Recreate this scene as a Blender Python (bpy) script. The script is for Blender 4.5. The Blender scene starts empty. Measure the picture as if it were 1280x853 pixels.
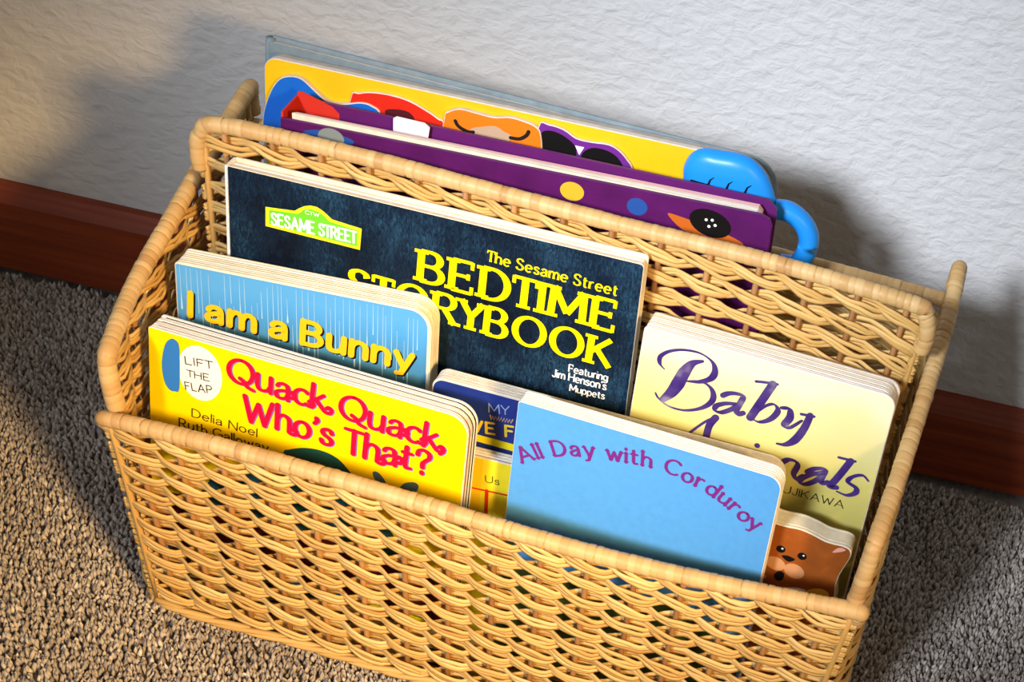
import bpy, math, random
import numpy as np
from mathutils import Vector, Matrix
random.seed(7)
rng = np.random.default_rng(7)
SC = bpy.context.scene
COL = SC.collection
S = 0.01                                   # everything below is written in centimetres

# ------------------------------------------------------------------ camera, world, lights, exposure
cam_data = bpy.data.cameras.new('camera')
cam = bpy.data.objects.new('camera', cam_data); COL.objects.link(cam)
cam_data.sensor_width = 36.0
cam_data.lens = 2193.76 / 1280 * 36.0
cam_data.shift_x = (640 - 1008.02) / 1280
cam_data.shift_y = (547.68 - 426.5) / 1280
cam_data.clip_start = 0.02
r_, u_, f_ = ((0.967401497, 0.187831806, 0.169863345), (-0.249446013, 0.590961006, 0.767164765), (-0.043715330, 0.784528076, -0.618550457))
cam.matrix_world = Matrix(((r_[0], u_[0], -f_[0], 20.79555 * S), (r_[1], u_[1], -f_[1], -70.45763 * S),
                           (r_[2], u_[2], -f_[2], 81.58263 * S), (0, 0, 0, 1)))
SC.camera = cam

world = bpy.data.worlds.new('world'); SC.world = world
world.use_nodes = True
bg = world.node_tree.nodes['Background']
bg.inputs[0].default_value = (1.0, 0.95, 0.88, 1); bg.inputs[1].default_value = 0.15

def lamp(name, kind, loc, target, energy, color, **kw):
    d = bpy.data.lights.new(name, kind); d.energy = energy; d.color = color
    for k, v in kw.items(): setattr(d, k, v)
    o = bpy.data.objects.new(name, d); COL.objects.link(o)
    o.location = Vector(loc) * S
    o.rotation_euler = (Vector(target) - Vector(loc)).to_track_quat('-Z', 'Y').to_euler()
    return o
# low warm light from the front right (throws the basket's shadow to the left and up the wall)
lamp('warm_lamp', 'SPOT', (84, -92, 84), (-10, -1, 9), 118, (1.0, 0.65, 0.28), spot_size=math.radians(26.0), spot_blend=0.95, shadow_soft_size=0.11)
# cool daylight from the upper left in front of the wall
lamp('window_light', 'SPOT', (-68, -222, 170), (9, 24, 27.5), 470, (0.83, 0.89, 1.0), spot_size=math.radians(16.5), spot_blend=0.9, shadow_soft_size=0.28)

SC.view_settings.view_transform = 'Standard'
try: SC.view_settings.look = 'None'
except Exception: pass
SC.view_settings.gamma = 1.0
SC.view_settings.use_curve_mapping = False
SC.view_settings.exposure = 0.38

# ------------------------------------------------------------------ materials
def new_mat(name, color=(0.8, 0.8, 0.8), rough=0.6, spec=0.3):
    m = bpy.data.materials.new(name); m.use_nodes = True
    b = m.node_tree.nodes['Principled BSDF']
    b.inputs['Base Color'].default_value = (*color, 1)
    b.inputs['Roughness'].default_value = rough
    b.inputs['Specular IOR Level'].default_value = spec
    return m
def nd(m, kind, **kw):
    n = m.node_tree.nodes.new(kind)
    for k, v in kw.items(): setattr(n, k, v)
    return n
def lk(m, a, b): m.node_tree.links.new(a, b)
def bsdf(m): return m.node_tree.nodes['Principled BSDF']
def ramp(m, fac, stops):
    r = nd(m, 'ShaderNodeValToRGB'); e = r.color_ramp.elements
    while len(e) < len(stops): e.new(0.5)
    for el, (p, c) in zip(e, stops): el.position = p; el.color = (*c, 1)
    lk(m, fac, r.inputs[0]); return r.outputs[0]
def noise(m, scale, detail=3, rough=0.5, vec=None, dist=0.0):
    n = nd(m, 'ShaderNodeTexNoise'); n.inputs['Scale'].default_value = scale
    n.inputs['Detail'].default_value = detail; n.inputs['Roughness'].default_value = rough
    n.inputs['Distortion'].default_value = dist
    if vec is not None: lk(m, vec, n.inputs['Vector'])
    return n.outputs[0]
def objco(m): return nd(m, 'ShaderNodeTexCoord').outputs['Object']
def scaled(m, vec, sx, sy, sz):
    n = nd(m, 'ShaderNodeMapping'); n.inputs['Scale'].default_value = (sx, sy, sz); lk(m, vec, n.inputs[0]); return n.outputs[0]
def bump(m, h, strength, dist):
    b = nd(m, 'ShaderNodeBump'); b.inputs['Strength'].default_value = strength; b.inputs['Distance'].default_value = dist
    lk(m, h, b.inputs['Height']); lk(m, b.outputs[0], bsdf(m).inputs['Normal'])
def speckled(name, c, rough=0.45, amt=0.12, scale=90, spec=0.35):
    """printed card: one colour with a faint uneven tone"""
    m = new_mat(name, c, rough, spec)
    n = noise(m, scale, 4, 0.6, objco(m))
    lo = tuple(x * (1 - amt) for x in c); hi = tuple(min(1, x * (1 + amt)) for x in c)
    lk(m, ramp(m, n, [(0.3, lo), (0.7, hi)]), bsdf(m).inputs['Base Color'])
    return m

# wall: knock-down plaster
M_wall = new_mat('wall_plaster', (0.60, 0.59, 0.575), 0.85, 0.15)
_c = objco(M_wall)
_n1 = noise(M_wall, 105, 4, 0.5, scaled(M_wall, _c, 0.8, 1, 1.2), 0.35)
_r1 = ramp(M_wall, _n1, [(0.34, (0, 0, 0)), (0.68, (1, 1, 1))])
bump(M_wall, _r1, 0.42, 0.0022)
# stained wood skirting
M_wood = new_mat('stained_wood', (0.16, 0.035, 0.012), 0.38, 0.4)
_c = objco(M_wood)
_n = noise(M_wood, 40, 6, 0.65, scaled(M_wood, _c, 0.12, 1, 3.5), 0.6)
lk(M_wood, ramp(M_wood, _n, [(0.25, (0.12, 0.016, 0.005)), (0.55, (0.25, 0.042, 0.012)), (0.8, (0.36, 0.08, 0.022))]), bsdf(M_wood).inputs['Base Color'])
bump(M_wood, _n, 0.15, 0.0005)
# carpet
def tinted(name, stops, rough=0.8, spec=0.15):
    m = new_mat(name, stops[0][1], rough, spec)
    a = nd(m, 'ShaderNodeAttribute', attribute_name='tint')
    lk(m, ramp(m, a.outputs['Fac'], stops), bsdf(m).inputs['Base Color'])
    return m
M_backing = speckled('carpet_backing', (0.30, 0.265, 0.235), 0.95, 0.3, 300)
M_pile = tinted('carpet_yarn', [(0.0, (0.20, 0.165, 0.14)), (0.45, (0.42, 0.365, 0.32)), (0.8, (0.58, 0.52, 0.46)), (1.0, (0.70, 0.64, 0.58))], 0.95, 0.05)
# wicker
M_reed = tinted('wicker_reed', [(0.0, (0.42, 0.21, 0.055)), (0.35, (0.58, 0.35, 0.105)), (0.7, (0.67, 0.43, 0.145)), (1.0, (0.74, 0.53, 0.215))], 0.5, 0.3)
_n = noise(M_reed, 140, 4, 0.6, objco(M_reed)); bump(M_reed, _n, 0.25, 0.0006)
M_stake = tinted('wicker_stake', [(0.0, (0.26, 0.11, 0.035)), (1.0, (0.46, 0.24, 0.09))], 0.55, 0.25)
M_rim = tinted('wicker_binding', [(0.0, (0.16, 0.07, 0.025)), (0.3, (0.50, 0.285, 0.105)), (0.6, (0.60, 0.38, 0.15)), (1.0, (0.70, 0.49, 0.23))], 0.45, 0.35)
_n = noise(M_rim, 160, 4, 0.6, objco(M_rim)); bump(M_rim, _n, 0.25, 0.0006)

def flat(name, c, rough=0.5, spec=0.15): return new_mat(name, c, rough, spec)
M_cream = speckled('cream_board_edge', (0.80, 0.71, 0.55), 0.7, 0.12, 120, 0.2)
M_page = speckled('white_page_edge', (0.86, 0.83, 0.77), 0.7, 0.08, 150, 0.2)
M_greyedge = speckled('worn_page_edge', (0.68, 0.61, 0.52), 0.75, 0.12, 150, 0.2)
M_dark = flat('dark_line', (0.014, 0.011, 0.009), 0.8)
M_black = flat('black_ink', (0.006, 0.005, 0.005))
M_white = flat('white_ink', (0.88, 0.88, 0.86))
M_yellow = flat('yellow_ink', (0.95, 0.78, 0.0))

# ------------------------------------------------------------------ mesh builder (centimetres, local)
class MB:
    def __init__(s): s.v = []; s.f = []; s.m = []; s.t = []; s.sm = []
    def add(s, verts, faces, mat=0, tint=0.5, smooth=False):
        o = len(s.v); s.v += [tuple(map(float, p)) for p in verts]; s.t += [tint] * len(verts)
        for f in faces: s.f.append(tuple(o + i for i in f)); s.m.append(mat); s.sm.append(smooth)
    def tube(s, pts, r, n=6, mat=0, tint=0.5, ry=None, radii=None, caps=True):
        """tube along pts; r across, ry in the second direction"""
        P = np.array(pts, float); ry = r if ry is None else ry
        T = np.gradient(P, axis=0); T /= np.linalg.norm(T, axis=1)[:, None] + 1e-9
        ref = np.array([0, 0, 1.0]) if abs(T[:, 2]).mean() < 0.8 else np.array([0, 1.0, 0])
        A = np.cross(T, ref); A /= np.linalg.norm(A, axis=1)[:, None] + 1e-9
        B = np.cross(A, T)
        ang = np.arange(n) * 2 * math.pi / n
        rr = np.ones(len(P)) if radii is None else np.array(radii)
        V = P[:, None, :] + rr[:, None, None] * (A[:, None, :] * (np.cos(ang) * r)[None, :, None] + B[:, None, :] * (np.sin(ang) * ry)[None, :, None])
        V = V.reshape(-1, 3); F = []
        for i in range(len(P) - 1):
            for k in range(n):
                k2 = (k + 1) % n; F.append((i*n+k, i*n+k2, (i+1)*n+k2, (i+1)*n+k))
        if caps: F.append(tuple(range(n))[::-1]); F.append(tuple((len(P)-1)*n + k for k in range(n)))
        s.add(V.tolist(), F, mat, tint, True)
    def box(s, x0, x1, y0, y1, z0, z1, mat=0, tint=0.5):
        v = [(x, y, z) for z in (z0, z1) for y in (y0, y1) for x in (x0, x1)]
        s.add(v, [(0,2,3,1),(4,5,7,6),(0,1,5,4),(2,6,7,3),(0,4,6,2),(1,3,7,5)], mat, tint)
    def prism(s, outline, y0, y1, mat_front=0, mat_side=None, bev=0.0, mat_back=None, tint=0.5, yb=None):
        """outline of (x, z), front face at y0, back at y1; small chamfer on the front and back edge"""
        ms = mat_front if mat_side is None else mat_side; mb = ms if mat_back is None else mat_back
        O = np.array(outline, float); n = len(O)
        area = 0.5 * np.sum(O[:, 0]*np.roll(O[:, 1], -1) - np.roll(O[:, 0], -1)*O[:, 1])
        if area < 0: O = O[::-1].copy()
        def inset(d):
            if d <= 0: return O
            e1 = O - np.roll(O, 1, 0); e2 = np.roll(O, -1, 0) - O
            e1 /= np.linalg.norm(e1, axis=1)[:, None] + 1e-9; e2 /= np.linalg.norm(e2, axis=1)[:, None] + 1e-9
            nn = np.stack([-(e1 + e2)[:, 1], (e1 + e2)[:, 0]], 1); nn /= np.linalg.norm(nn, axis=1)[:, None] + 1e-9
            return O + nn * d
        I = inset(bev)
        rings = [(I, y0), (O, y0 + bev), (O, y1 - bev), (I, y1)] if bev > 0 else [(O, y0), (O, y1)]
        V = [(x, y, z) for R, y in rings for x, z in R]; k = len(rings)
        base = len(s.v); s.v += [tuple(map(float, p)) for p in V]; s.t += [tint] * len(V)
        def face(idx, m): s.f.append(tuple(base + i for i in idx)); s.m.append(m); s.sm.append(False)
        face(range(n), mat_front); face([(k-1)*n + i for i in range(n)][::-1], mb)
        for j in range(k - 1):
            for i in range(n):
                i2 = (i + 1) % n; face((j*n+i2, j*n+i, (j+1)*n+i, (j+1)*n+i2), ms)
    def build(s, name, mats, parent=None):
        me = bpy.data.meshes.new(name)
        me.from_pydata((np.array(s.v) * S).tolist(), [], s.f)
        for m in (mats if isinstance(mats, (list, tuple)) else [mats]): me.materials.append(m)
        me.polygons.foreach_set('material_index', s.m); me.polygons.foreach_set('use_smooth', s.sm)
        a = me.attributes.new('tint', 'FLOAT', 'POINT'); a.data.foreach_set('value', np.array(s.t, np.float32))
        me.update()
        o = bpy.data.objects.new(name, me); COL.objects.link(o)
        if parent: o.parent = parent
        return o
def tag(o, label=None, cat=None, group=None, kind=None):
    for k, v in (('label', label), ('category', cat), ('group', group), ('kind', kind)):
        if v: o[k] = v
    return o
def rrect(x0, x1, z0, z1, tl=0, tr=0, br=0, bl=0, n=6):
    out = []
    for cx, cz, r, a in ((x0, z1, tl, 180), (x1, z1, tr, 90), (x1, z0, br, 0), (x0, z0, bl, -90)):
        if r <= 0: out.append((cx, cz)); continue
        sx = 1 if cx == x0 else -1; sz = -1 if cz == z1 else 1
        for i in range(n + 1):
            t = math.radians(a - 90 * i / n); out.append((cx + sx*r + r*math.cos(t), cz + sz*r + r*math.sin(t)))
    return out
def spline(P, n=6, closed=False):
    """Catmull-Rom through the points"""
    P = np.array(P, float); N = len(P); out = []
    if N < 3 and not closed: return P
    segs = N if closed else N - 1
    for i in range(segs):
        if closed: p0, p1, p2, p3 = P[(i-1) % N], P[i], P[(i+1) % N], P[(i+2) % N]
        else: p0, p1, p2, p3 = P[max(i-1, 0)], P[i], P[i+1], P[min(i+2, N-1)]
        for k in range(n):
            t = k / n
            out.append(0.5*((2*p1) + (-p0+p2)*t + (2*p0-5*p1+4*p2-p3)*t*t + (-p0+3*p1-3*p2+p3)*t**3))
    if not closed: out.append(P[-1])
    return np.array(out)
def resample(P, step):
    P = np.array(P, float); d = np.r_[0, np.cumsum(np.linalg.norm(np.diff(P, axis=0), axis=1))]
    n = max(2, int(round(d[-1] / step)) + 1); t = np.linspace(0, d[-1], n)
    return np.stack([np.interp(t, d, P[:, k]) for k in range(P.shape[1])], 1)

# ------------------------------------------------------------------ the room
WY, WT = 32.447, 0.049244                  # wall foot, and how far the wall turns from the basket's own direction


wall_rot = math.atan(WT)
w = MB(); w.box(-170, 150, 0, 8, 0, 190)
wall = w.build('wall_back', M_wall); wall.location = (0, WY * S, 0); wall.rotation_euler.z = wall_rot; tag(wall, kind='structure')
bb = MB(); prof = [(0.0, 0.0), (-1.35, 0.0), (-1.35, 5.75), (-1.2, 6.1), (-0.95, 6.35), (-0.85, 6.6), (-0.6, 6.85), (-0.3, 6.95), (0, 6.95)]
V = [(x, y, z) for x in (-170, 150) for y, z in prof]; n_ = len(prof)
bb.add(V, [(i, (i+1) % n_, n_ + (i+1) % n_, n_ + i) for i in range(n_)] + [tuple(range(n_))[::-1], tuple(range(n_, 2*n_))])
base = bb.build('baseboard_back', M_wood); base.location = wall.location; base.rotation_euler.z = wall_rot; tag(base, kind='structure')
fl = MB(); fl.box(-170, 150, -150, 40, -2, -0.9)
tag(fl.build('floor', M_backing), kind='structure')

def carpet():
    xs = np.arange(-64, 50, 0.25); ys = np.arange(-24, 31.6, 0.25)
    X, Y = np.meshgrid(xs, ys); n_in = X.size; X = X.ravel() + rng.uniform(-.12, .12, X.size); Y = Y.ravel() + rng.uniform(-.12, .12, Y.size)
    # coarser yarn further out
    X2, Y2 = np.meshgrid(np.arange(-130, 120, 0.5), np.arange(-90, 36, 0.5)); X2 = X2.ravel() + rng.uniform(-.22, .22, X2.size); Y2 = Y2.ravel() + rng.uniform(-.22, .22, Y2.size)
    far = (X2 < -64) | (X2 > 50) | (Y2 < -24); X = np.r_[X, X2[far]]; Y = np.r_[Y, Y2[far]]; wide = np.r_[np.ones(n_in), np.full(far.sum(), 1.9)]
    keep = Y < WY + X * WT - 1.55
    inner = (np.abs(X) < 17) & (Y > 3) & (Y < 18)         # under the basket
    keep &= ~inner
    X = X[keep]; Y = Y[keep]; wide = wide[keep]; N = X.size
    H = rng.uniform(0.55, 0.95, N); lean = rng.uniform(-.28, .28, (N, 2)); rad = rng.uniform(.10, .17, N)*wide; a0 = rng.uniform(0, 6.28, N)
    under = (np.abs(X) < 23) & (Y > -0.4) & (Y < 22.5); H[under] = np.minimum(H[under], .66)
    V = np.zeros((N, 9, 3), np.float32)
    for ring, (hz, rs) in enumerate(((0, .75), (.6, 1.15))):
        for k in range(4):
            a = a0 + k * math.pi / 2 + ring * 0.6
            V[:, ring*4+k, 0] = X + lean[:, 0]*hz + np.cos(a)*rad*rs
            V[:, ring*4+k, 1] = Y + lean[:, 1]*hz + np.sin(a)*rad*rs
            V[:, ring*4+k, 2] = -0.9 + H*hz
    V[:, 8, 0] = X + lean[:, 0]; V[:, 8, 1] = Y + lean[:, 1]; V[:, 8, 2] = -0.9 + H
    F = []
    for k in range(4):
        k2 = (k+1) % 4; F += [(k, k2, 4+k2), (k, 4+k2, 4+k), (4+k, 4+k2, 8)]
    F = np.array(F); idx = (np.arange(N)[:, None, None]*9 + F[None]).reshape(-1, 3)
    me = bpy.data.meshes.new('carpet_pile')
    me.vertices.add(N*9); me.vertices.foreach_set('co', (V*S).ravel())
    me.loops.add(idx.size); me.loops.foreach_set('vertex_index', idx.ravel().astype(np.int32))
    me.polygons.add(len(idx)); me.polygons.foreach_set('loop_start', np.arange(0, idx.size, 3, dtype=np.int32))
    try: me.polygons.foreach_set('loop_total', np.full(len(idx), 3, np.int32))
    except Exception: pass
    me.update(calc_edges=True); me.materials.append(M_pile)
    me.polygons.foreach_set('use_smooth', np.ones(len(idx), bool))
    patch = 0.5 + 0.22*np.sin(X*.35 + 1.3*np.sin(Y*.22)) * np.sin(Y*.31 + X*.1)
    t = np.clip(patch*0.55 + rng.normal(.22, .2, N), 0, 1)
    at = me.attributes.new('tint', 'FLOAT', 'POINT'); at.data.foreach_set('value', np.repeat(t, 9).astype(np.float32))
    o = bpy.data.objects.new('carpet_pile', me); COL.objects.link(o)
    tag(o, 'taupe grey cut pile carpet covering the floor in front of the skirting', 'carpet', kind='stuff')
carpet()

# ------------------------------------------------------------------ the wicker basket
basket = bpy.data.objects.new('wicker_basket', None); COL.objects.link(basket); basket.location = (0, 10.5 * S, 0)
tag(basket, 'two compartment honey coloured wicker basket on the carpet, filled with picture books', 'basket')
BO = np.array([0, 10.5, 0])                # basket parts are written in world cm and shifted to the Empty

def rim_tube(mb, path, r, wrap=0.46):
    P = resample(spline(path, 10), wrap / 8); n = len(P); NS = 12
    T = np.gradient(P, axis=0); T /= np.linalg.norm(T, axis=1)[:, None]
    ref = np.array([0.13, 0.31, 0.94]); A = np.cross(T, ref); A /= np.linalg.norm(A, axis=1)[:, None]; B = np.cross(A, T)
    ang = np.arange(NS) * 2*math.pi/NS
    d = np.r_[0, np.cumsum(np.linalg.norm(np.diff(P, axis=0), axis=1))]
    jit = np.interp(np.arange(n), np.arange(0, n + 9, 9), rng.uniform(-.25, .25, len(np.arange(0, n + 9, 9))))
    V = []; tints = []
    nw = int(d[-1]/wrap) + 3; wt = rng.uniform(.45, .85, nw); wr = rng.uniform(.97, 1.04, nw)
    dark = rng.random(nw) < .03; wt[dark] = 0.3; gap = rng.random(nw) < .24
    for i in range(n):
        for k in range(NS):
            ph = d[i]/wrap + 0.16*math.cos(ang[k] - 0.8) + jit[i] + 1
            fr = ph % 1; w_ = int(ph) % nw
            g = min(fr, 1 - fr); rad = r*wr[w_]*((0.82 if gap[w_] and fr < .5 else 0.955) + (0.19 if gap[w_] and fr < .5 else 0.055)*min(1, g/.2)**.6)
            V.append(P[i] + rad*(A[i]*math.cos(ang[k]) + B[i]*math.sin(ang[k])))
            tints.append(wt[w_] * ((0.0 if gap[w_] and fr < .5 else 0.75) + (1 if gap[w_] and fr < .5 else .25)*min(1, g/.10)))
    F = [(i*NS+k, i*NS+(k+1) % NS, (i+1)*NS+(k+1) % NS, (i+1)*NS+k) for i in range(n-1) for k in range(NS)]
    F += [tuple(range(NS))[::-1], tuple((n-1)*NS+k for k in range(NS))]
    o = len(mb.v); mb.add((np.array(V) - BO).tolist(), F, 0, .5, True); mb.t[o:] = tints

def weave(mb, bot, top, width, nst, rows, t0, t1, phase=0.0, wrap_end=True, spread=1.0, top_band=True):
    """twined weave of three-reed bundles over round stakes on the surface lerp(bot(a), top(a), t)"""
    def P(a, t):
        b = bot(a); return b + (top(a) - b) * t
    def frame(a, t):
        e = 1e-3; a1 = min(max(a, e), 1 - e)
        da = P(a1+e, t) - P(a1-e, t); dt = P(a1, min(t+e, 1)) - P(a1, t-e)
        n = np.cross(da, dt); return da/np.linalg.norm(da), n/np.linalg.norm(n), dt/np.linalg.norm(dt)
    sp = 1.0 / nst
    for i in range(nst):                                   # stakes
        a = (i + .5) * sp
        pts = [P(a, t) for t in np.linspace(0.01, t1 + .03, 7)]
        mb.tube(np.array(pts) - BO, 0.18, 7, 1, rng.uniform(0, 1))
    for edge in (0.0, 1.0):                                # the two corner posts
        pts = [P(edge, t) for t in np.linspace(0.0, t1 + .03, 7)]
        mb.tube(np.array(pts) - BO, .2, 8, 0, .3)
    ns = nst * 8
    for r in range(rows):
        tr = t0 + (t1 - t0) * (r + .5) / rows
        band = top_band and r == rows - 1
        for b in (0, 1):
            for j in range(3):
                tint = float(np.clip(rng.normal(.55, .22), 0, 1)); wob = rng.uniform(0, 6.28); am = rng.uniform(.86, 1.14)
                off_j = (j - 1) * .265 * spread + rng.uniform(-.05, .05); dj = rng.uniform(-.04, .04); w2 = rng.uniform(0, 6.28, 2)
                pts = []
                for k in range(ns + 1):
                    a = k / ns; ph = math.pi * (a * nst - .5) + phase + r*0.0
                    sg = 1 if b == 0 else -1
                    c_, s_ = math.cos(ph)*sg, math.sin(ph)*sg
                    d = -(0.33 + dj) * (abs(c_)**.55) * (1 if c_ > 0 else -1)
                    d = -d                                  # front (away from the book side) is +n
                    squeeze = .66 + .34*abs(c_)
                    h = -.27*am*s_*abs(s_)**.4 + off_j*squeeze + .05*math.sin(a*17 + wob) + .07*math.sin(a*61 + w2[0]) + .055*math.sin(a*113 + w2[1])
                    _, n_, tt = frame(a, tr)
                    p = P(a, tr) + n_*d + tt*h
                    pts.append(p)
                ex = []
                if wrap_end:                                # ends turn round the corner posts
                    for edge, lst in ((0, 0), (1, 1)):
                        ta, n_, tt = frame(edge, tr); q = pts[0] if edge == 0 else pts[-1]
                        cen = P(edge, tr); dn = float((q - cen) @ n_); hh = q - n_*dn - cen
                        out = -ta if edge == 0 else ta
                        e = [cen + hh + out*.42 + n_*dn*.75, cen + hh + out*.52, cen + hh + out*.36 - n_*dn*.8]
                        if edge == 0: pts = e[::-1] + pts
                        else: pts = pts + e
                mb.tube(np.array(pts) - BO, .085, 6, 0, tint, ry=.163)

def curve_fn(path):
    Q = spline(path, 12); d = np.r_[0, np.cumsum(np.linalg.norm(np.diff(Q, axis=0), axis=1))]; d /= d[-1]
    return lambda a: np.array([np.interp(a, d, Q[:, k]) for k in range(3)])
def panel(name, botpath, toppath, rimpath, r, nst, rows, t1, label=None, width=0, **kw):
    mb = MB(); weave(mb, curve_fn(botpath), curve_fn(toppath), width, nst, rows, 0.02, t1, **kw)
    o = mb.build(name, [M_reed, M_stake], basket)
    rm = MB(); rim_tube(rm, rimpath, r); rm.build('bound_rim', [M_rim], o)
    return o
FRONT = [(-21.55, 0, 14.9), (-17.1, -.3, 15.3), (-12.7, -.5, 15.5), (-5.2, -.8, 15.55), (2.2, -.9, 15.3), (7.2, -.8, 15.1), (12.2, -.5, 14.95), (16.7, -.2, 14.95), (21.45, 0, 15.15)]
LEFT = [(-21.75, 1.0, 19.2), (-22.5, 4.6, 19.9), (-22.75, 7.6, 20.7), (-22.8, 10.4, 21.55), (-22.95, 13.8, 22.5), (-22.85, 20.9, 24.9)]
RIGHT = [(21.67, 1.0, 19.6), (21.95, 4.4, 20.45), (22.15, 7.5, 21.25), (22.4, 12.2, 22.6), (22.6, 17.5, 24.0), (22.55, 20.9, 25.0)]
DIV = [(-21.35, 12.2, 27.3), (-20.1, 12.2, 27.8), (-12, 12.2, 28.05), (-3, 12.2, 27.95), (4, 12.2, 27.9), (12, 12.2, 27.95), (20.2, 12.2, 27.6), (21.3, 12.2, 27.0)]
BACK = [(-22.4, 20.9, 22.7), (-12, 21.0, 22.9), (0, 21.0, 22.9), (14.5, 20.95, 22.84), (22.4, 20.9, 22.7)]
BF = [(-20.1, 1.1, .25), (-10, .55, .25), (0, .3, .25), (10, .55, .25), (20.1, 1.1, .25)]
panel('front_panel', BF, FRONT, [(-21.7, .75, 13.6), (-21.8, .2, 14.5)] + FRONT + [(21.75, .25, 14.7), (21.7, .75, 13.7)], .5, 16, 10, .985)
panel('side_panel', [(-20.4, 20.4, .25), (-21.6, 18.5, .25), (-22.0, 12, .25), (-22.0, 5, .25), (-21.35, 2.5, .25), (-20.1, 1.1, .25)], LEFT[::-1],
      [(-22.75, 21.5, 23.2), (-22.85, 21.4, 24.4)] + LEFT[::-1] + [(-21.65, .45, 18.4), (-21.45, .35, 16.8), (-21.3, .4, 15.6)], .52, 7, 15, .965)
panel('side_panel', [(20.1, 1.1, .25), (21.0, 2.2, .25), (21.8, 5, .25), (22.0, 12, .25), (21.6, 18.5, .25), (20.4, 20.4, .25)], RIGHT,
      [(21.3, .55, 14.0), (21.5, .5, 16.6), (21.6, .6, 18.4)] + RIGHT + [(22.55, 21.4, 24.5), (22.5, 21.5, 23.3)], .5, 7, 15, .965)
panel('divider_panel', [(-19.9, 12.1, .6), (0, 12.1, .6), (19.9, 12.1, .6)], DIV,
      [(-21.6, 12.2, 24.6), (-21.7, 12.2, 25.8)] + [(-21.5, 12.2, 26.9)] + DIV[1:-1] + [(21.25, 12.2, 27.0), (21.6, 12.2, 25.8), (21.5, 12.2, 24.6)], .5, 15, 18, .985)
panel('back_panel', [(-20.1, 20.6, .25), (0, 20.7, .25), (20.1, 20.6, .25)], BACK, BACK, .5, 15, 16, .95)
bt = MB()
for i in range(34):                                        # plaited base
    y = 1.2 + i*.57; ph = i % 2
    xs = np.linspace(-19.7, 19.7, 61)
    pts = [(x, y, .45 + .16*math.sin((x*.8) + ph*math.pi)) for x in xs]
    bt.tube(np.array(pts) - BO, .27, 5, 0, rng.uniform(.2, .8), ry=.12)
for x in np.linspace(-18, 18, 10): bt.tube(np.array([(x, 1.0, .45), (x, 10, .45), (x, 20.5, .45)]) - BO, .16, 6, 1, .4)
bt.build('base_panel', [M_reed, M_stake], basket)
ft = MB()                                                  # rolled border round the foot
for s_ in range(3):
    loop = spline([(-20.1, 1.1), (-10, .5), (0, .25), (10, .5), (20.1, 1.1), (20.5, 6), (20.5, 15), (20.1, 20.5), (0, 20.8), (-20.1, 20.5), (-20.5, 15), (-20.5, 6)], 24, True)
    k = np.arange(len(loop) + 1) % len(loop)
    ph = np.arange(len(k)) * 2*math.pi*20/len(loop)*3 / 3 + s_*2.094
    cen = loop.mean(0); dirn = (loop[k] - cen) / np.linalg.norm(loop[k] - cen, axis=1)[:, None]
    pts = np.c_[loop[k] + dirn*(0.18*np.cos(ph))[:, None], .22 + .16*np.sin(ph)]
    ft.tube(pts - BO, .2, 6, 0, .4 + .15*s_)
ft.build('foot_border', [M_reed], basket)
# measured placements: cover corner, axes and sizes of each book; lettering lines; outlines (cm, from each cover's top left corner)
POSE = {
    'bed': {'P': [-19.143, 10.4, 26.413], 'u': [0.99983, 0.0, 0.01843], 'v': [-0.01841, 0.05234, 0.99846], 'n': [-0.00096, -0.99863, 0.05234], 'w': 24.619, 'H': 25.502},
    'baby': {'P': [5.92, 9.3, 23.59], 'u': [0.99919, -0.04006, -0.00416], 'v': [0.00763, 0.08685, 0.99619], 'n': [-0.03955, -0.99542, 0.08709], 'w': 14.976, 'H': 22.664},
    'bun': {'P': [-21.093, 7.4, 21.139], 'u': [0.99791, 0.05961, 0.02477], 'v': [-0.02882, 0.06806, 0.99726], 'n': [0.05777, -0.9959, 0.06964], 'w': 15.097, 'H': 20.244},
    'my': {'P': [-5.294, 6.8, 18.245], 'u': [0.99997, -0.00476, -0.00667], 'v': [0.00706, 0.08712, 0.99617], 'n': [-0.00416, -0.99619, 0.08715], 'w': 21.029, 'H': 17.22},
    'T': {'P': [-2.484, 5.25, 14.463], 'u': [0.99991, 0.0, 0.01306], 'v': [-0.01301, 0.08716, 0.99611], 'n': [-0.00114, -0.99619, 0.08716], 'w': 8.486, 'H': 13.566},
    'qu': {'P': [-21.002, 3.9, 18.923], 'u': [0.9989, -0.04678, 0.00227], 'v': [0.00182, 0.08707, 0.9962], 'n': [-0.0468, -0.9951, 0.08706], 'w': 19.238, 'H': 15.441},
    'cor': {'P': [0.579, 4.1, 20.274], 'u': [0.99829, -0.05847, 0.00062], 'v': [0.00346, 0.06955, 0.99757], 'n': [-0.05837, -0.99586, 0.06964], 'w': 15.394, 'H': 19.371},
    'bear': {'P': [12.759, 4.8, 16.599], 'u': [0.99999, 0.0, -0.00316], 'v': [0.00315, 0.08716, 0.99619], 'n': [0.00028, -0.99619, 0.08716], 'w': 7.504, 'H': 15.685},
    'pur': {'P': [-17.397, 13.7, 28.299], 'u': [0.99877, 0.03455, 0.03559], 'v': [-0.03675, 0.03365, 0.99876], 'n': [0.03331, -0.99884, 0.03488], 'w': 28.945, 'H': 27.383},
    'yel': {'P': [-20.133, 17.7, 29.625], 'u': [0.99944, 0.02275, 0.02441], 'v': [-0.02593, 0.06919, 0.99727], 'n': [0.021, -0.99734, 0.06974], 'w': 30.764, 'H': 28.753},
    'grey': {'P': [-20.598, 19.4, 29.764], 'u': [0.99994, 0.00955, -0.00478], 'v': [0.0041, 0.0698, 0.99755], 'n': [0.00986, -0.99752, 0.06975], 'w': 31.408, 'H': 28.734},
}
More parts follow.
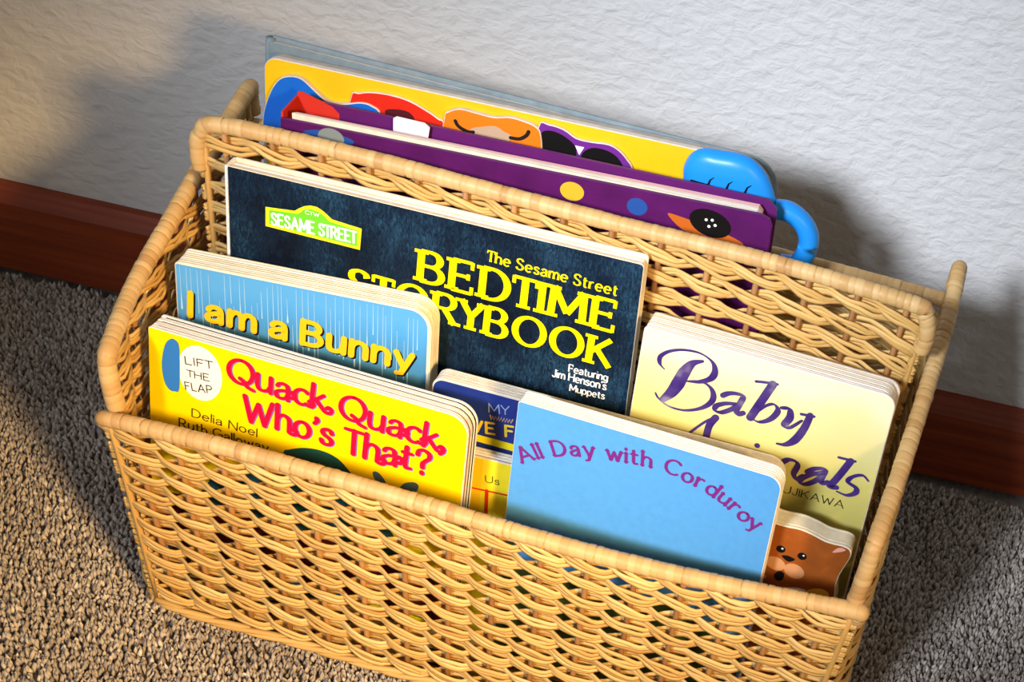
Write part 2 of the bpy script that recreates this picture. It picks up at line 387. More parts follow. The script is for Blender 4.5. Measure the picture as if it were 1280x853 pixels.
TX = {
    'bed_small': [['The Sesame Street', 15.551, -2.128, 23.141, -2.386, 0.702]],
    'bed_big': [['BEDTIME', 11.58, -4.485, 23.124, -4.828, 2.027], ['STORYBOOK', 7.325, -6.706, 23.179, -7.338, 1.916]],
    'bed_credit': [['Featuring', 20.839, -8.261, 23.177, -8.266, 0.519], ["Jim Henson's", 19.894, -8.864, 23.151, -8.918, 0.549], ['Muppets', 21.011, -9.585, 23.114, -9.593, 0.488]],
    'bed_sign': [['SESAME STREET', 2.676, -3.093, 7.693, -3.01, 0.754]],
    'bed_ctw': [['CTW', 4.69, -1.865, 5.519, -1.869, 0.225]],
    'bun': [['I am a Bunny', 0.827, -3.425, 14.002, -4.122, 1.535]],
    'qu_big': [['Quack Quack,', 4.874, -1.99, 17.882, -2.569, 1.575], ["Who's That?", 5.881, -4.415, 17.155, -4.595, 1.65]],
    'qu_small': [['Delia Noel', 2.659, -5.293, 6.678, -5.375, 0.554], ['Ruth Galloway', 1.861, -6.276, 7.392, -6.254, 0.62]],
    'qu_lift': [['LIFT', 2.298, -1.759, 3.878, -1.608, 0.493], ['THE', 2.448, -2.591, 3.742, -2.495, 0.461], ['FLAP', 2.286, -3.513, 3.915, -3.288, 0.499]],
    'my': [['MY', 3.521, -1.419, 4.638, -1.267, 0.581]],
    'my_ve': [['VE F', 2.648, -3.023, 5.129, -2.709, 0.727]],
    'T_us': [['Us', 1.252, -1.665, 2.068, -1.568, 0.481]],
    'T_T': [['T', 0.645, -4.212, 2.24, -4.147, 2.008]],
    'baby_small': [['UJIKAWA', 9.897, -8.343, 13.547, -8.265, 0.51]],
}
PG = {
    'sign': [[2.297, -2.061], [4.04, -1.864], [4.265, -1.671], [4.602, -1.425], [4.993, -1.275], [5.384, -1.271], [5.775, -1.461], [6.28, -1.842], [8.047, -1.991], [7.958, -3.413], [2.277, -3.321]],
    'sign_in': [[2.52, -2.186], [4.264, -2.001], [4.601, -1.644], [4.993, -1.494], [5.44, -1.548], [5.832, -1.751], [6.113, -2.008], [7.827, -2.172], [7.775, -3.213], [2.506, -3.113]],
    'circle': [[3.16, -0.308], [3.152, -3.988], [1.808, -2.568], [4.512, -1.688]],
    'flap': [[1.91, -0.898], [1.658, -0.376], [1.35, -0.419], [1.053, -0.89], [0.868, -1.802], [0.855, -2.667], [1.017, -3.483], [1.308, -3.874], [1.622, -3.868], [1.886, -3.548]],
    'dome': [[8.345, -5.93], [8.684, -5.614], [9.625, -5.175], [10.658, -5.024], [11.528, -5.186], [12.153, -5.633], [12.576, -6.173], [12.743, -7.09], [12.198, -8.513], [9.038, -8.789], [8.382, -7.373]],
    'eye': [[10.267, -6.159], [10.52, -5.951], [10.786, -6.102], [10.847, -6.323], [10.366, -6.488]],
    'drop1': [[13.818, -5.463], [14.158, -5.386], [14.578, -5.805], [14.655, -6.223], [14.382, -6.277], [13.983, -5.95]],
    'drop2': [[15.462, -6.146], [15.77, -5.594], [16.353, -5.332], [16.622, -5.501], [16.482, -5.953], [15.899, -6.237]],
    'arc': [[0.659, -4.079], [1.432, -3.534], [2.237, -3.08], [3.182, -2.661], [4.545, -2.26], [5.921, -2.036], [7.157, -1.861], [8.398, -1.75], [9.243, -1.813], [10.111, -2.033], [10.971, -2.19], [11.638, -2.451], [12.386, -2.767], [13.084, -3.188], [13.864, -3.666], [14.533, -3.897]],
    'arctop': [[0.445, -3.08], [2.265, -2.056]],
    'mystripe': [[2.491, -3.179], [4.899, -2.688]],
    'mystripe2': [[2.513, -3.671], [4.841, -3.23]],
    'zig': [[3.611, -1.761], [4.961, -1.655]],
    'tspine': [[0.992, -0.037], [0.992, -0.037]],
    'blue': [[-0.022, -4.536], [0.067, -3.409], [0.506, -1.999], [1.071, -1.08], [1.763, -0.739], [2.451, -0.77], [3.138, -1.259], [3.83, -1.752], [4.521, -1.884], [5.21, -1.727], [6.034, -1.468], [6.723, -1.527], [7.286, -2.051], [7.339, -4.396], [3.139, -4.774], [-0.028, -4.909]],
    'red': [[5.371, -1.358], [5.888, -0.953], [6.707, -0.711], [7.802, -0.635], [8.9, -0.744], [10.009, -1.139], [10.708, -1.486], [11.135, -1.824], [11.522, -4.316], [5.386, -4.85]],
    'redeye': [[7.485, -1.716], [8.098, -1.46], [8.922, -1.46], [9.28, -1.886], [8.673, -2.316], [7.846, -2.36]],
    'orange': [[11.113, -1.321], [11.365, -0.83], [12.032, -0.505], [12.988, -0.531], [14.08, -0.569], [15.019, -0.354], [15.974, -0.423], [16.668, -0.624], [16.978, -1.132], [17.165, -2.699], [17.006, -3.329], [11.371, -4.053]],
    'ox': [[12.771, -1.593], [13.574, -1.263], [14.248, -1.108], [14.809, -1.342], [15.232, -1.535], [14.855, -2.06], [13.627, -2.198], [12.925, -1.922]],
    'horn1': [[11.797, -1.309], [12.018, -1.621], [12.577, -1.827], [12.918, -1.777]],
    'horn2': [[15.169, -1.622], [15.713, -1.57], [16.101, -1.262], [16.218, -0.988]],
    'purp': [[16.753, -0.593], [17.396, -0.336], [18.286, -0.443], [19.053, -0.815], [19.938, -0.845], [20.96, -0.766], [21.644, -1.001], [22.21, -1.502], [22.563, -2.056], [22.745, -3.786], [16.995, -3.847]],
    'lens1': [[16.93, -0.991], [17.423, -0.689], [18.167, -0.784], [18.941, -1.234], [19.14, -1.821], [18.896, -2.435], [17.266, -2.496], [16.927, -1.939]],
    'lens2': [[19.437, -1.831], [19.973, -1.231], [20.85, -1.154], [21.619, -1.481], [21.986, -2.191], [21.163, -2.866], [19.665, -2.736]],
    'tri': [[19.018, -1.263], [19.578, -1.26], [19.318, -1.827]],
    'lobe': [[25.552, -1.753], [25.538, -1.04], [25.88, -0.251], [26.553, 0.187], [27.557, 0.296], [28.713, 0.33], [29.621, 0.072], [30.458, -0.677], [31.026, -1.738], [31.278, -2.726], [30.113, -3.33], [25.948, -3.187]],
    'ring': [[31.267, -2.648], [32.071, -2.617], [32.963, -3.135], [33.471, -3.995], [33.483, -4.986], [33.037, -5.931], [32.026, -6.179]],
    'ringr': [[32.257, -1.927], [32.027, -3.279]],
    'planet': [[17.266, -0.963], [17.973, -0.805]],
    'planet2': [[21.103, -1.108], [21.566, -1.004]],
    'rocket': [[22.896, -1.152], [23.758, -1.198], [24.924, -1.416], [26.39, -1.728], [27.441, -2.137], [27.06, -2.551], [25.324, -2.459], [23.837, -1.986]],
    'porthole': [[25.404, -1.227], [26.317, -1.1]],
    'dial': [[3.022, -0.624], [3.693, -0.478]],
    'dialblue': [[1.352, -0.626], [2.363, -0.263], [3.428, -0.319], [4.358, -0.549], [3.953, -0.927], [2.477, -1.104]],
    'tag': [[7.083, 1.327], [7.936, 1.54], [8.725, 1.47], [8.597, 1.201], [7.809, 1.059], [7.281, 1.115]],
    'bear': [[1.888, -2.661], [1.892, -1.427], [2.259, -0.699], [2.75, -0.541], [3.223, -0.835], [3.889, -0.851], [4.653, -0.807], [5.455, -0.955], [6.158, -1.163], [6.718, -1.2], [7.266, -1.185], [7.687, -1.349], [7.806, -1.763], [7.658, -2.433], [7.459, -3.195], [7.385, -3.921], [7.463, -4.743], [7.606, -5.552]],
    'eyeL': [[3.814, -2.516], [4.076, -2.431]],
    'eyeR': [[5.094, -2.623], [5.334, -2.545]],
    'muzL': [[3.681, -3.601], [4.319, -3.601]],
    'muzR': [[4.841, -3.807], [5.453, -3.787]],
    'nose': [[3.947, -2.929], [4.32, -2.835], [4.738, -2.976], [4.452, -3.236], [4.154, -3.139]],
    'mouth': [[3.783, -4.338], [4.022, -4.049], [4.313, -4.163], [4.314, -4.586], [4.066, -4.767], [3.811, -4.611]],
    'inear': [[6.729, -1.799], [6.931, -1.431], [7.182, -1.308], [7.444, -1.401], [7.139, -1.637]],
    'paw': [[3.161, -4.756], [3.352, -4.692]],
    'ypatch': [[5.618, -5.216], [5.985, -4.782], [6.61, -4.531], [7.099, -4.723], [7.128, -5.426], [5.749, -5.888]],
    'chin': [[4.48, -5.169], [5.673, -4.914], [5.803, -5.583], [4.606, -5.84]],
    'B1': [[1.683, -2.391], [1.369, -2.11], [1.336, -1.631], [1.82, -1.124], [2.635, -0.784], [3.557, -0.712], [4.305, -1.03], [4.576, -1.598], [4.404, -2.16], [3.738, -2.596], [3.025, -2.769]],
    'B2': [[3.217, -2.705], [4.065, -2.535], [4.636, -2.888], [4.75, -3.551], [4.217, -4.247], [3.275, -4.72], [2.324, -4.752], [1.658, -4.422], [1.406, -4.113]],
    'B3': [[3.769, -1.175], [3.221, -1.505], [2.845, -2.241], [2.605, -3.093], [2.312, -3.813], [1.891, -4.424]],
    'a1': [[5.291, -3.013], [5.586, -2.775], [6.033, -2.643], [6.445, -2.692], [6.345, -3.255], [6.228, -3.732], [6.337, -3.963], [6.642, -3.782]],
    'a2': [[6.261, -3.314], [5.576, -3.48], [5.052, -3.811], [5.013, -4.138], [5.385, -4.171], [5.901, -3.794], [6.239, -3.415]],
    'b1': [[7.0, -1.491], [7.603, -1.369], [8.213, -1.29]],
    'b2': [[7.963, -1.373], [7.521, -2.707], [7.104, -3.942]],
    'b3': [[7.104, -3.942], [7.642, -4.076], [8.242, -3.685], [8.571, -3.011], [8.285, -2.639], [7.848, -2.878], [7.484, -3.375]],
    'y1': [[8.73, -2.724], [9.186, -2.665], [9.33, -3.195], [9.103, -3.821], [9.46, -3.858], [10.027, -3.195]],
    'y2': [[9.914, -2.764], [10.66, -2.686]],
    'y3': [[10.435, -2.699], [10.256, -3.668], [9.899, -4.581], [9.425, -5.061], [8.93, -5.165]],
    'A1': [[3.675, -6.34], [4.23, -5.543], [4.74, -4.925], [5.186, -4.586]],
    'A2': [[5.137, -4.618], [4.864, -5.25], [4.811, -6.067]],
    'A3': [[5.226, -6.168], [3.953, -6.358]],
    'dot': [[7.742, -5.714], [7.934, -5.648]],
    'n1': [[9.436, -6.377], [9.778, -6.033], [10.207, -5.998], [10.394, -6.258], [10.282, -6.865], [10.527, -7.205], [10.833, -6.887]],
    'n2': [[8.934, -7.331], [9.331, -6.542], [9.436, -6.377]],
    'aa1': [[11.024, -6.479], [11.426, -6.113], [12.009, -5.976], [11.947, -6.533], [11.956, -6.971], [12.312, -6.782]],
    'aa2': [[11.923, -6.217], [11.255, -6.61], [10.797, -7.046], [10.807, -7.37], [11.152, -7.316], [11.593, -6.933], [11.906, -6.466]],
    'l1': [[12.595, -4.905], [13.568, -4.859]],
    'l2': [[13.315, -4.931], [12.903, -6.04], [12.588, -6.8], [12.502, -7.043], [12.896, -6.971]],
    's1': [[14.591, -5.916], [14.195, -5.648], [13.667, -5.912], [13.446, -6.354], [13.988, -6.614], [14.031, -6.967], [13.568, -7.293], [12.95, -7.222]],
}
# ------------------------------------------------------------------ lettering: skeleton letters drawn with a shaped nib
def _arc(cx, cy, rx, ry, a0, a1, n=14):
    t = np.radians(np.linspace(a0, a1, n)); return np.c_[cx + rx*np.cos(t), cy + ry*np.sin(t)].tolist()
def _sp(*p): return spline(np.array(p), 6).tolist()
def _glyphs():
    g = {}
    S_ = _sp((.56, .8), (.5, .93), (.31, 1), (.1, .92), (.06, .73), (.2, .58), (.42, .47), (.58, .3), (.53, .08), (.31, 0), (.1, .06), (.02, .22))
    g['A'] = (.8, [[(0, 0), (.4, 1)], [(.4, 1), (.8, 0)], [(.15, .34), (.65, .34)]])
    g['B'] = (.62, [[(0, 0), (0, 1)], [(0, 1), (.28, 1)] + _arc(.28, .765, .27, .235, 90, -90) + [(0, .53)], [(.28, .53)] + _arc(.3, .265, .32, .265, 90, -90) + [(0, 0)]])
    g['C'] = (.76, [_arc(.45, .5, .45, .5, 48, 312, 22)])
    g['D'] = (.72, [[(0, 0), (0, 1)], [(0, 1), (.25, 1)] + _arc(.25, .5, .47, .5, 90, -90, 20) + [(0, 0)]])
    g['E'] = (.58, [[(0, 0), (0, 1)], [(0, 1), (.56, 1)], [(0, .52), (.46, .52)], [(0, 0), (.58, 0)]])
    g['F'] = (.54, [[(0, 0), (0, 1)], [(0, 1), (.54, 1)], [(0, .52), (.44, .52)]])
    g['G'] = (.84, [_arc(.45, .5, .45, .5, 48, 345, 22), [(.5, .42), (.87, .42), (.87, .1)]])
    g['H'] = (.7, [[(0, 0), (0, 1)], [(.7, 0), (.7, 1)], [(0, .52), (.7, .52)]])
    g['I'] = (.0, [[(0, 0), (0, 1)]])
    g['J'] = (.4, [[(.4, 1), (.4, .25)] + _arc(.2, .25, .2, .25, 0, -165)])
    g['K'] = (.68, [[(0, 0), (0, 1)], [(.62, 1), (.03, .42)], [(.2, .58), (.68, 0)]])
    g['L'] = (.5, [[(0, 1), (0, 0)], [(0, 0), (.52, 0)]])
    g['M'] = (.92, [[(0, 0), (.03, 1)], [(.03, 1), (.46, .2)], [(.46, .2), (.89, 1)], [(.89, 1), (.92, 0)]])
    g['N'] = (.72, [[(0, 0), (0, 1)], [(0, 1), (.72, 0)], [(.72, 0), (.72, 1)]])
    g['O'] = (.92, [_arc(.46, .5, .46, .5, 90, 450, 30)])
    g['P'] = (.6, [[(0, 0), (0, 1)], [(0, 1), (.3, 1)] + _arc(.3, .735, .3, .265, 90, -90) + [(0, .47)]])
    g['Q'] = (.92, [_arc(.46, .5, .46, .5, 90, 450, 30), _sp((.45, .22), (.62, .12), (.75, -.05), (.98, -.12))])
    g['R'] = (.66, [[(0, 0), (0, 1)], [(0, 1), (.3, 1)] + _arc(.3, .745, .29, .255, 90, -90) + [(0, .49)], [(.3, .49), (.66, 0)]])
    g['S'] = (.6, [S_])
    g['T'] = (.66, [[(0, .97), (.66, .97)], [(.33, .97), (.33, 0)]])
    g['U'] = (.68, [[(0, 1), (0, .3)] + _arc(.34, .3, .34, .3, 180, 360) + [(.68, 1)]])
    g['V'] = (.72, [[(0, 1), (.36, 0)], [(.36, 0), (.72, 1)]])
    g['W'] = (1.06, [[(0, 1), (.27, 0)], [(.27, 0), (.53, .8)], [(.53, .8), (.79, 0)], [(.79, 0), (1.06, 1)]])
    g['Y'] = (.7, [[(0, 1), (.35, .47)], [(.7, 1), (.35, .47)], [(.35, .47), (.35, 0)]])
    x = .64
    ring = lambda cx, rx=.27: _arc(cx, x/2, rx, x/2, 90, 450, 24)
    arch = lambda x0, w: _sp((x0, .36), (x0+.07, .54), (x0+w*.5, x), (x0+w*.9, .55), (x0+w, .38))[:-1] + [(x0+w, .36), (x0+w, 0)]
    g['a'] = (.5, [_sp((.05, .5), (.12, .6), (.26, .645), (.41, .59), (.46, .44))[:-1] + [(.46, .42), (.47, .0)], _sp((.46, .38), (.22, .34), (.03, .22), (.06, .04), (.22, -.0), (.38, .06), (.46, .2))])
    g['b'] = (.56, [[(0, 1), (0, 0)], ring(.28)])
    g['c'] = (.47, [_arc(.28, x/2, .28, x/2, 48, 312, 20)])
    g['d'] = (.56, [[(.56, 1), (.56, 0)], ring(.28)])
    g['e'] = (.54, [[(.02, .34), (.54, .34)] + _arc(.28, x/2, .27, x/2, 5, 318, 24)])
    g['g'] = (.55, [ring(.27), [(.55, x), (.55, -.08)] + _arc(.29, -.08, .26, .2, 0, -155)])
    g['h'] = (.48, [[(0, 0), (0, 1)], arch(0, .48)])
    g['i'] = (0, [[(0, 0), (0, x)], [(0, .88), (.0, .93)]])
    g['k'] = (.48, [[(0, 0), (0, 1)], [(.42, x), (.02, .26)], [(.14, .38), (.48, 0)]])
    g['l'] = (0, [[(0, 0), (0, 1)]])
    g['m'] = (.82, [[(0, 0), (0, x)], arch(0, .41), arch(.41, .41)])
    g['n'] = (.48, [[(0, 0), (0, x)], arch(0, .48)])
    g['o'] = (.56, [ring(.28, .28)])
    g['p'] = (.56, [[(0, x), (0, -.3)], ring(.28)])
    g['r'] = (.33, [[(0, 0), (0, x)], _sp((0, .36), (.07, .54), (.2, .64), (.34, .62))])
    g['s'] = (.4, [[(px*.68, py*x) for px, py in S_]])
    g['t'] = (.36, [[(.14, .88), (.14, .18)] + _sp((.14, .16), (.2, .02), (.36, .03)), [(0, x), (.36, x)]])
    g['u'] = (.5, [[(0, x), (0, .24)] + _sp((0, .22), (.06, .05), (.22, 0), (.4, .08), (.5, .26)), [(.5, x), (.5, 0)]])
    g['w'] = (.8, [[(0, x), (.21, 0)], [(.21, 0), (.4, x*.85)], [(.4, x*.85), (.59, 0)], [(.59, 0), (.8, x)]])
    g['y'] = (.54, [[(0, x), (.28, .02)], [(.54, x), (.2, -.28), (.06, -.29)]])
    g[','] = (.06, [_sp((.04, .06), (.06, -.04), (-.04, -.16))])
    g['.'] = (.05, [[(.02, .02), (.03, .05)]])
    g["'"] = (.06, [_sp((.05, 1.0), (.07, .9), (-.02, .78))])
    g['?'] = (.5, [_sp((.02, .76), (.06, .93), (.24, 1), (.44, .9), (.46, .72), (.32, .56), (.24, .44), (.24, .28)), [(.24, .06), (.24, .02)]])
    return g
GL = _glyphs()
_lay = [0]
def stroke(mb, P, wa, wb=None, nib=0.0, depth=0.02, taper=None, mat=0, round_=True):
    """flat pen stroke through P (x, z); nib width wa across the nib angle, wb along it; taper: widths along the stroke"""
    P = np.array(P, float)
    if len(P) < 2: return
    wb = wa if wb is None else wb
    T = np.gradient(P, axis=0); ln = np.linalg.norm(T, axis=1)[:, None] + 1e-9; T = T / ln
    Nn = np.c_[-T[:, 1], T[:, 0]]
    na = np.array([math.cos(nib), math.sin(nib)]); nb = np.array([-na[1], na[0]])
    w = np.sqrt((wa*(Nn @ na))**2 + (wb*(Nn @ nb))**2) / 2
    if taper is not None: w = w * np.interp(np.linspace(0, 1, len(P)), np.linspace(0, 1, len(taper)), taper)
    _lay[0] = (_lay[0] + 1) % 7
    y = -(depth + .0022*_lay[0])
    Lf, Rt = P + Nn*w[:, None], P - Nn*w[:, None]
    poly = []
    def cap(c, t, n_, r): return [c + r*(n_*math.cos(a) + t*math.sin(a)) for a in np.linspace(0, math.pi, 7)[1:-1]]
    end = cap(P[-1], T[-1], Nn[-1], w[-1]) if round_ else []
    start = cap(P[0], -T[0], -Nn[0], w[0]) if round_ else []
    V = []; F = []
    for l, r in zip(Lf, Rt): V += [(l[0], y, l[1]), (r[0], y, r[1])]
    n = len(P)
    for i in range(n-1): F.append((2*i, 2*i+1, 2*i+3, 2*i+2))
    if end:
        o = len(V); V += [(p[0], y, p[1]) for p in end]; F.append((2*n-2, *range(o + len(end) - 1, o - 1, -1)[::-1], 2*n-1)[::-1])
    if start:
        o = len(V); V += [(p[0], y, p[1]) for p in start]; F.append((1, *range(o, o + len(start)), 0)[::-1])
    mb.add(V, F, mat)
def blob(mb, outline, depth=0.02, mat=0):
    _lay[0] = (_lay[0] + 1) % 7
    y = -(depth + .0022*_lay[0]); mb.add([(x, y, z) for x, z in outline], [tuple(range(len(outline)))], mat)
def oval(cx, cz, rx, rz, rot=0, n=26):
    t = np.linspace(0, 2*math.pi, n, endpoint=False); c, s = math.cos(rot), math.sin(rot)
    return [(cx + rx*math.cos(a)*c - rz*math.sin(a)*s, cz + rx*math.cos(a)*s + rz*math.sin(a)*c) for a in t]
def layout(text, gap=.17, space=.36):
    x = 0; out = []
    for ch in text:
        if ch == ' ': x += space; continue
        w, st = GL[ch]
        if ch in 'TY': x -= gap*.45
        out.append((ch, x, st, w)); x += w + gap*(.55 if ch in 'TY' else 1)
    return out, x - gap
def write(mb, spec, weight=.12, contrast=1.0, nib=0.0, serif=0.0, gap=.17, space=.36, slant=0.0, off=(0, 0), depth=.02, wob=0.0, path=None, dz=0.0, round_=True, curl=0.0, mat=0):
    """write a line of text from (x0, z0) to (x1, z1), capital height h"""
    text, x0, z0, x1, z1, h = spec
    items, W = layout(text, gap, space)
    A = np.array([x0 + off[0], z0 + off[1]]); Bv = np.array([x1 - x0, z1 - z0]); Lb = np.linalg.norm(Bv); e = Bv/Lb; n = np.array([-e[1], e[0]])
    sx = Lb / W
    if path is not None:
        Q = np.array(path); d = np.r_[0, np.cumsum(np.linalg.norm(np.diff(Q, axis=0), axis=1))]; sx = d[-1] / W
    rr = random.Random(len(text))
    for ch, gx, strokes, gw in items:
        wy = rr.uniform(-wob, wob)*h; wr = rr.uniform(-wob, wob)*1.2
        if path is not None:
            m = (gx + gw/2)*sx; o = np.array([np.interp(m, d, Q[:, 0]), np.interp(m, d, Q[:, 1])]); t2 = np.array([np.interp(m+.2, d, Q[:, 0]) - np.interp(m-.2, d, Q[:, 0]), np.interp(m+.2, d, Q[:, 1]) - np.interp(m-.2, d, Q[:, 1])])
            ee = t2/np.linalg.norm(t2); nn = np.array([-ee[1], ee[0]]); gx0 = -gw/2*sx
        else: o, ee, nn, gx0 = A, e, n, gx*sx
        def tr(p):
            px, pz = p; px = px + slant*pz
            px, pz = (px - gw/2)*1 + wr*pz*.5 + gw/2, pz
            return o + ee*(gx0 + px*sx) + nn*(pz*h + wy)
        for st in strokes:
            pts = [tr(p) for p in st]
            if len(st) == 2:
                pts = [pts[0] + (pts[1]-pts[0])*k/4 for k in range(5)]
            stroke(mb, pts, weight*h, weight*h*contrast, nib, depth, mat=mat, round_=round_)
            if serif:
                for a, b in ((st[0], st[1]), (st[-1], st[-2])):
                    dv = np.array(b) - a; L_ = np.linalg.norm(dv) + 1e-9
                    at_line = min(abs(a[1]), abs(a[1]-1), abs(a[1]-.64), abs(a[1]+.3)) < .03
                    if abs(dv[1])/L_ > .8 and at_line and len(st) != 0:
                        if ch in 'aegtsSCOQ?,.\'': continue
                        stroke(mb, [tr((a[0]-serif, a[1] + (.04 if a[1] < .3 else -.04))), tr((a[0]+serif, a[1] + (.04 if a[1] < .3 else -.04)))], weight*h*.5, depth=depth, mat=mat, round_=False)
                    elif abs(dv[0])/L_ > .9 and ch in 'EFTLZ' and a[0] > .3 or (ch == 'T' and a[0] < .01 and abs(dv[0])/L_ > .9):
                        s_ = -.17 if a[1] > .5 else .17
                        if ch in 'EF' and abs(a[1]-.52) < .05: 
                            stroke(mb, [tr((a[0], a[1]-.1)), tr((a[0], a[1]+.1))], weight*h*.5, depth=depth, mat=mat, round_=False)
                        else: stroke(mb, [tr((a[0], a[1] + .03*(1 if a[1] > .5 else -1))), tr((a[0], a[1]+s_*1.3))], weight*h*.5, depth=depth, mat=mat, round_=False)
            if curl and ch in 'kach' and st is strokes[-1]:
                q = np.array(st[-1]); c_ = [q, q + (.1, -.05), q + (.24, -.02), q + (.28, .12), q + (.18, .2), q + (.1, .14)]
                stroke(mb, [tr(p) for p in spline(np.array(c_), 5)], weight*h*.85, depth=depth, mat=mat)

# ------------------------------------------------------------------ books
def book(name, key, label, group=None):
    p = POSE[key]; P, u, v, n = (np.array(p[k]) for k in 'Puvn'); o = P - v*p['H']
    e = bpy.data.objects.new(name, None); COL.objects.link(e)
    e.matrix_world = Matrix(((u[0], -n[0], v[0], o[0]*S), (u[1], -n[1], v[1], o[1]*S), (u[2], -n[2], v[2], o[2]*S), (0, 0, 0, 1)))
    tag(e, label, 'book', group)
    return e, p['w'], p['H']
def sh(key, pts):                                          # layout points are measured from the cover's top left corner
    H = POSE[key]['H']; return [(x, z + H) for x, z in pts]
def tx(key, spec):
    H = POSE[key]['H']; s, x0, z0, x1, z1, h = spec; return (s, x0, z0 + H, x1, z1 + H, h)
def TXT(k): return [tx(k.split('_')[0] if k.split('_')[0] in POSE else 'T', s) for s in TX[k]]
def PTS(book_key, k): return np.array(sh(book_key, PG[k]))

def pages(name, parent, w, H, y0, y1, n, mats, r=(0, 0, 0, 0), inset=.04, dz=.06, bev=.03, tone=None):
    """a stack of n board leaves"""
    mb = MB(); t = (y1 - y0)/n
    for i in range(n):
        j = rng.uniform(0, dz); k = rng.uniform(0, dz)
        mb.prism(rrect(inset, w - inset - k, 0, H - j, *r), y0 + i*t + .012, y0 + (i+1)*t - .012, 0 if tone is None else tone[i % len(tone)], bev=bev)
    return mb.build(name, mats, parent)

# --- big dark blue storybook against the divider
bed, w, H = book('picture_book', 'bed', 'large dark blue textured storybook with big yellow serif capitals, leaning on the divider')
M_denim = new_mat('dark_blue_print', (0.02, 0.05, 0.09), 0.55, 0.12)
_c = objco(M_denim)
_w = noise(M_denim, 420, 4, 0.7, scaled(M_denim, _c, 1.6, 1, .55), 1.2); _b = noise(M_denim, 22, 3, 0.5, _c)
_mx = nd(M_denim, 'ShaderNodeMath', operation='MULTIPLY'); lk(M_denim, _w, _mx.inputs[0]); lk(M_denim, _b, _mx.inputs[1])
lk(M_denim, ramp(M_denim, _mx.outputs[0], [(0.14, (0.002, 0.004, 0.010)), (0.26, (0.005, 0.016, 0.037)), (0.42, (0.020, 0.070, 0.13))]), bsdf(M_denim).inputs['Base Color'])
w -= .12
c = MB(); c.prism(rrect(0, w, 0, H, .15, .25, .25, .1), 0, .16, 0, 1, .03)
cov = c.build('front_cover', [M_denim, M_cream], bed)
c = MB(); c.prism(rrect(0, w, 0, H + .05, .15, .2, .2, .1), 1.02, 1.18, 0, 1, .03); c.build('back_cover', [M_cream, M_cream], bed)
c = MB(); c.prism(rrect(-.14, .1, .05, H - .02, .08, .02, .02, .05), .0, 1.18, 0, 0, .05); c.build('spine', [M_page], bed)
pages('page_block', bed, w, H - .12, .17, 1.0, 5, [M_page, M_cream], (0, .15, .15, 0), .1, .08, tone=(0, 1, 0))
t = MB(); [write(t, s, .18, .65, 0, .12, .24, .38, round_=False) for s in TXT('bed_small')]; t.build('title_lettering', [M_yellow], cov)
t = MB()
for s in TXT('bed_big'): write(t, s, .22, .5, 0, .20, .30, .45, depth=.02, round_=False)
t.build('title_lettering', [M_yellow], cov)
t = MB(); [write(t, s, .17, .7, 0, .05, .2, .36, round_=False) for s in TXT('bed_credit')]; t.build('credit_lettering', [M_white], cov)
M_sgn = flat('street_sign_green', (0.16, 0.62, 0.03)); M_sgy = flat('street_sign_yellow', (0.93, 0.90, 0.02))
sg = MB(); blob(sg, spline(PTS('bed', 'sign'), 1, True), .012, 0); blob(sg, spline(PTS('bed', 'sign_in'), 1, True), .03, 1)
for s in TXT('bed_sign'): write(sg, s, .18, .9, 0, 0, .26, .38, depth=.05, mat=2)
for s in TXT('bed_ctw'): write(sg, s, .2, .8, 0, 0, .2, .3, depth=.05, mat=2)
sg.build('street_sign_emblem', [M_sgy, M_sgn, M_white], cov)

# --- pale yellow animals book
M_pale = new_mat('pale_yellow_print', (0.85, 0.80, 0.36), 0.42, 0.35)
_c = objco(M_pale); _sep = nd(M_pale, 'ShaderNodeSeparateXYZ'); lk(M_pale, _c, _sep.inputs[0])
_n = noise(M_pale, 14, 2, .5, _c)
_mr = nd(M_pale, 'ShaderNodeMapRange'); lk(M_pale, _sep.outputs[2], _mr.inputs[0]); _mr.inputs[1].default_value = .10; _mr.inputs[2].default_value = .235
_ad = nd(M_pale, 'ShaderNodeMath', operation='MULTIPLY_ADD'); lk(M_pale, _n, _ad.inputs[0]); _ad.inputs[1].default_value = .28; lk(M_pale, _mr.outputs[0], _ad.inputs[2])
lk(M_pale, ramp(M_pale, _ad.outputs[0], [(0.2, (0.40, 0.36, 0.09)), (0.62, (0.62, 0.56, 0.16)), (0.92, (0.82, 0.76, 0.38)), (1.0, (0.86, 0.82, 0.56))]), bsdf(M_pale).inputs['Base Color'])  # printed white-to-yellow fade; olive lower end also has shade painted into it
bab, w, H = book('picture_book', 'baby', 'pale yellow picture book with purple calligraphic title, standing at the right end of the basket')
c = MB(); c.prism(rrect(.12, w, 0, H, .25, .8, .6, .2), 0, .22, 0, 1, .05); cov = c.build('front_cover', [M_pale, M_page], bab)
c = MB(); c.prism(rrect(.14, w, 0, H, .25, .8, .6, .2), 1.72, 1.92, 0, 0, .05); c.build('back_cover', [M_greyedge], bab)
pages('page_block', bab, w, H, .23, 1.71, 7, [M_page, M_cream], (.2, .8, .6, .2), .16, .03, .02, tone=(0, 0, 1))
M_pur = new_mat('purple_ink', (0.06, 0.03, 0.2), .5, .12)
lk(M_pur, ramp(M_pur, noise(M_pur, 70, 2, .5, objco(M_pur)), [(0.35, (0.035, 0.014, 0.15)), (0.6, (0.07, 0.04, 0.19)), (0.74, (0.22, 0.19, 0.28))]), bsdf(M_pur).inputs['Base Color'])
t = MB(); NB = math.radians(-20)
def cal(k, wa, wb=None, tap=None): stroke(t, spline(PTS('baby', k), 7), wa*1.05, (wb if wb else wa*.4)*1.2, NB, .02, tap)
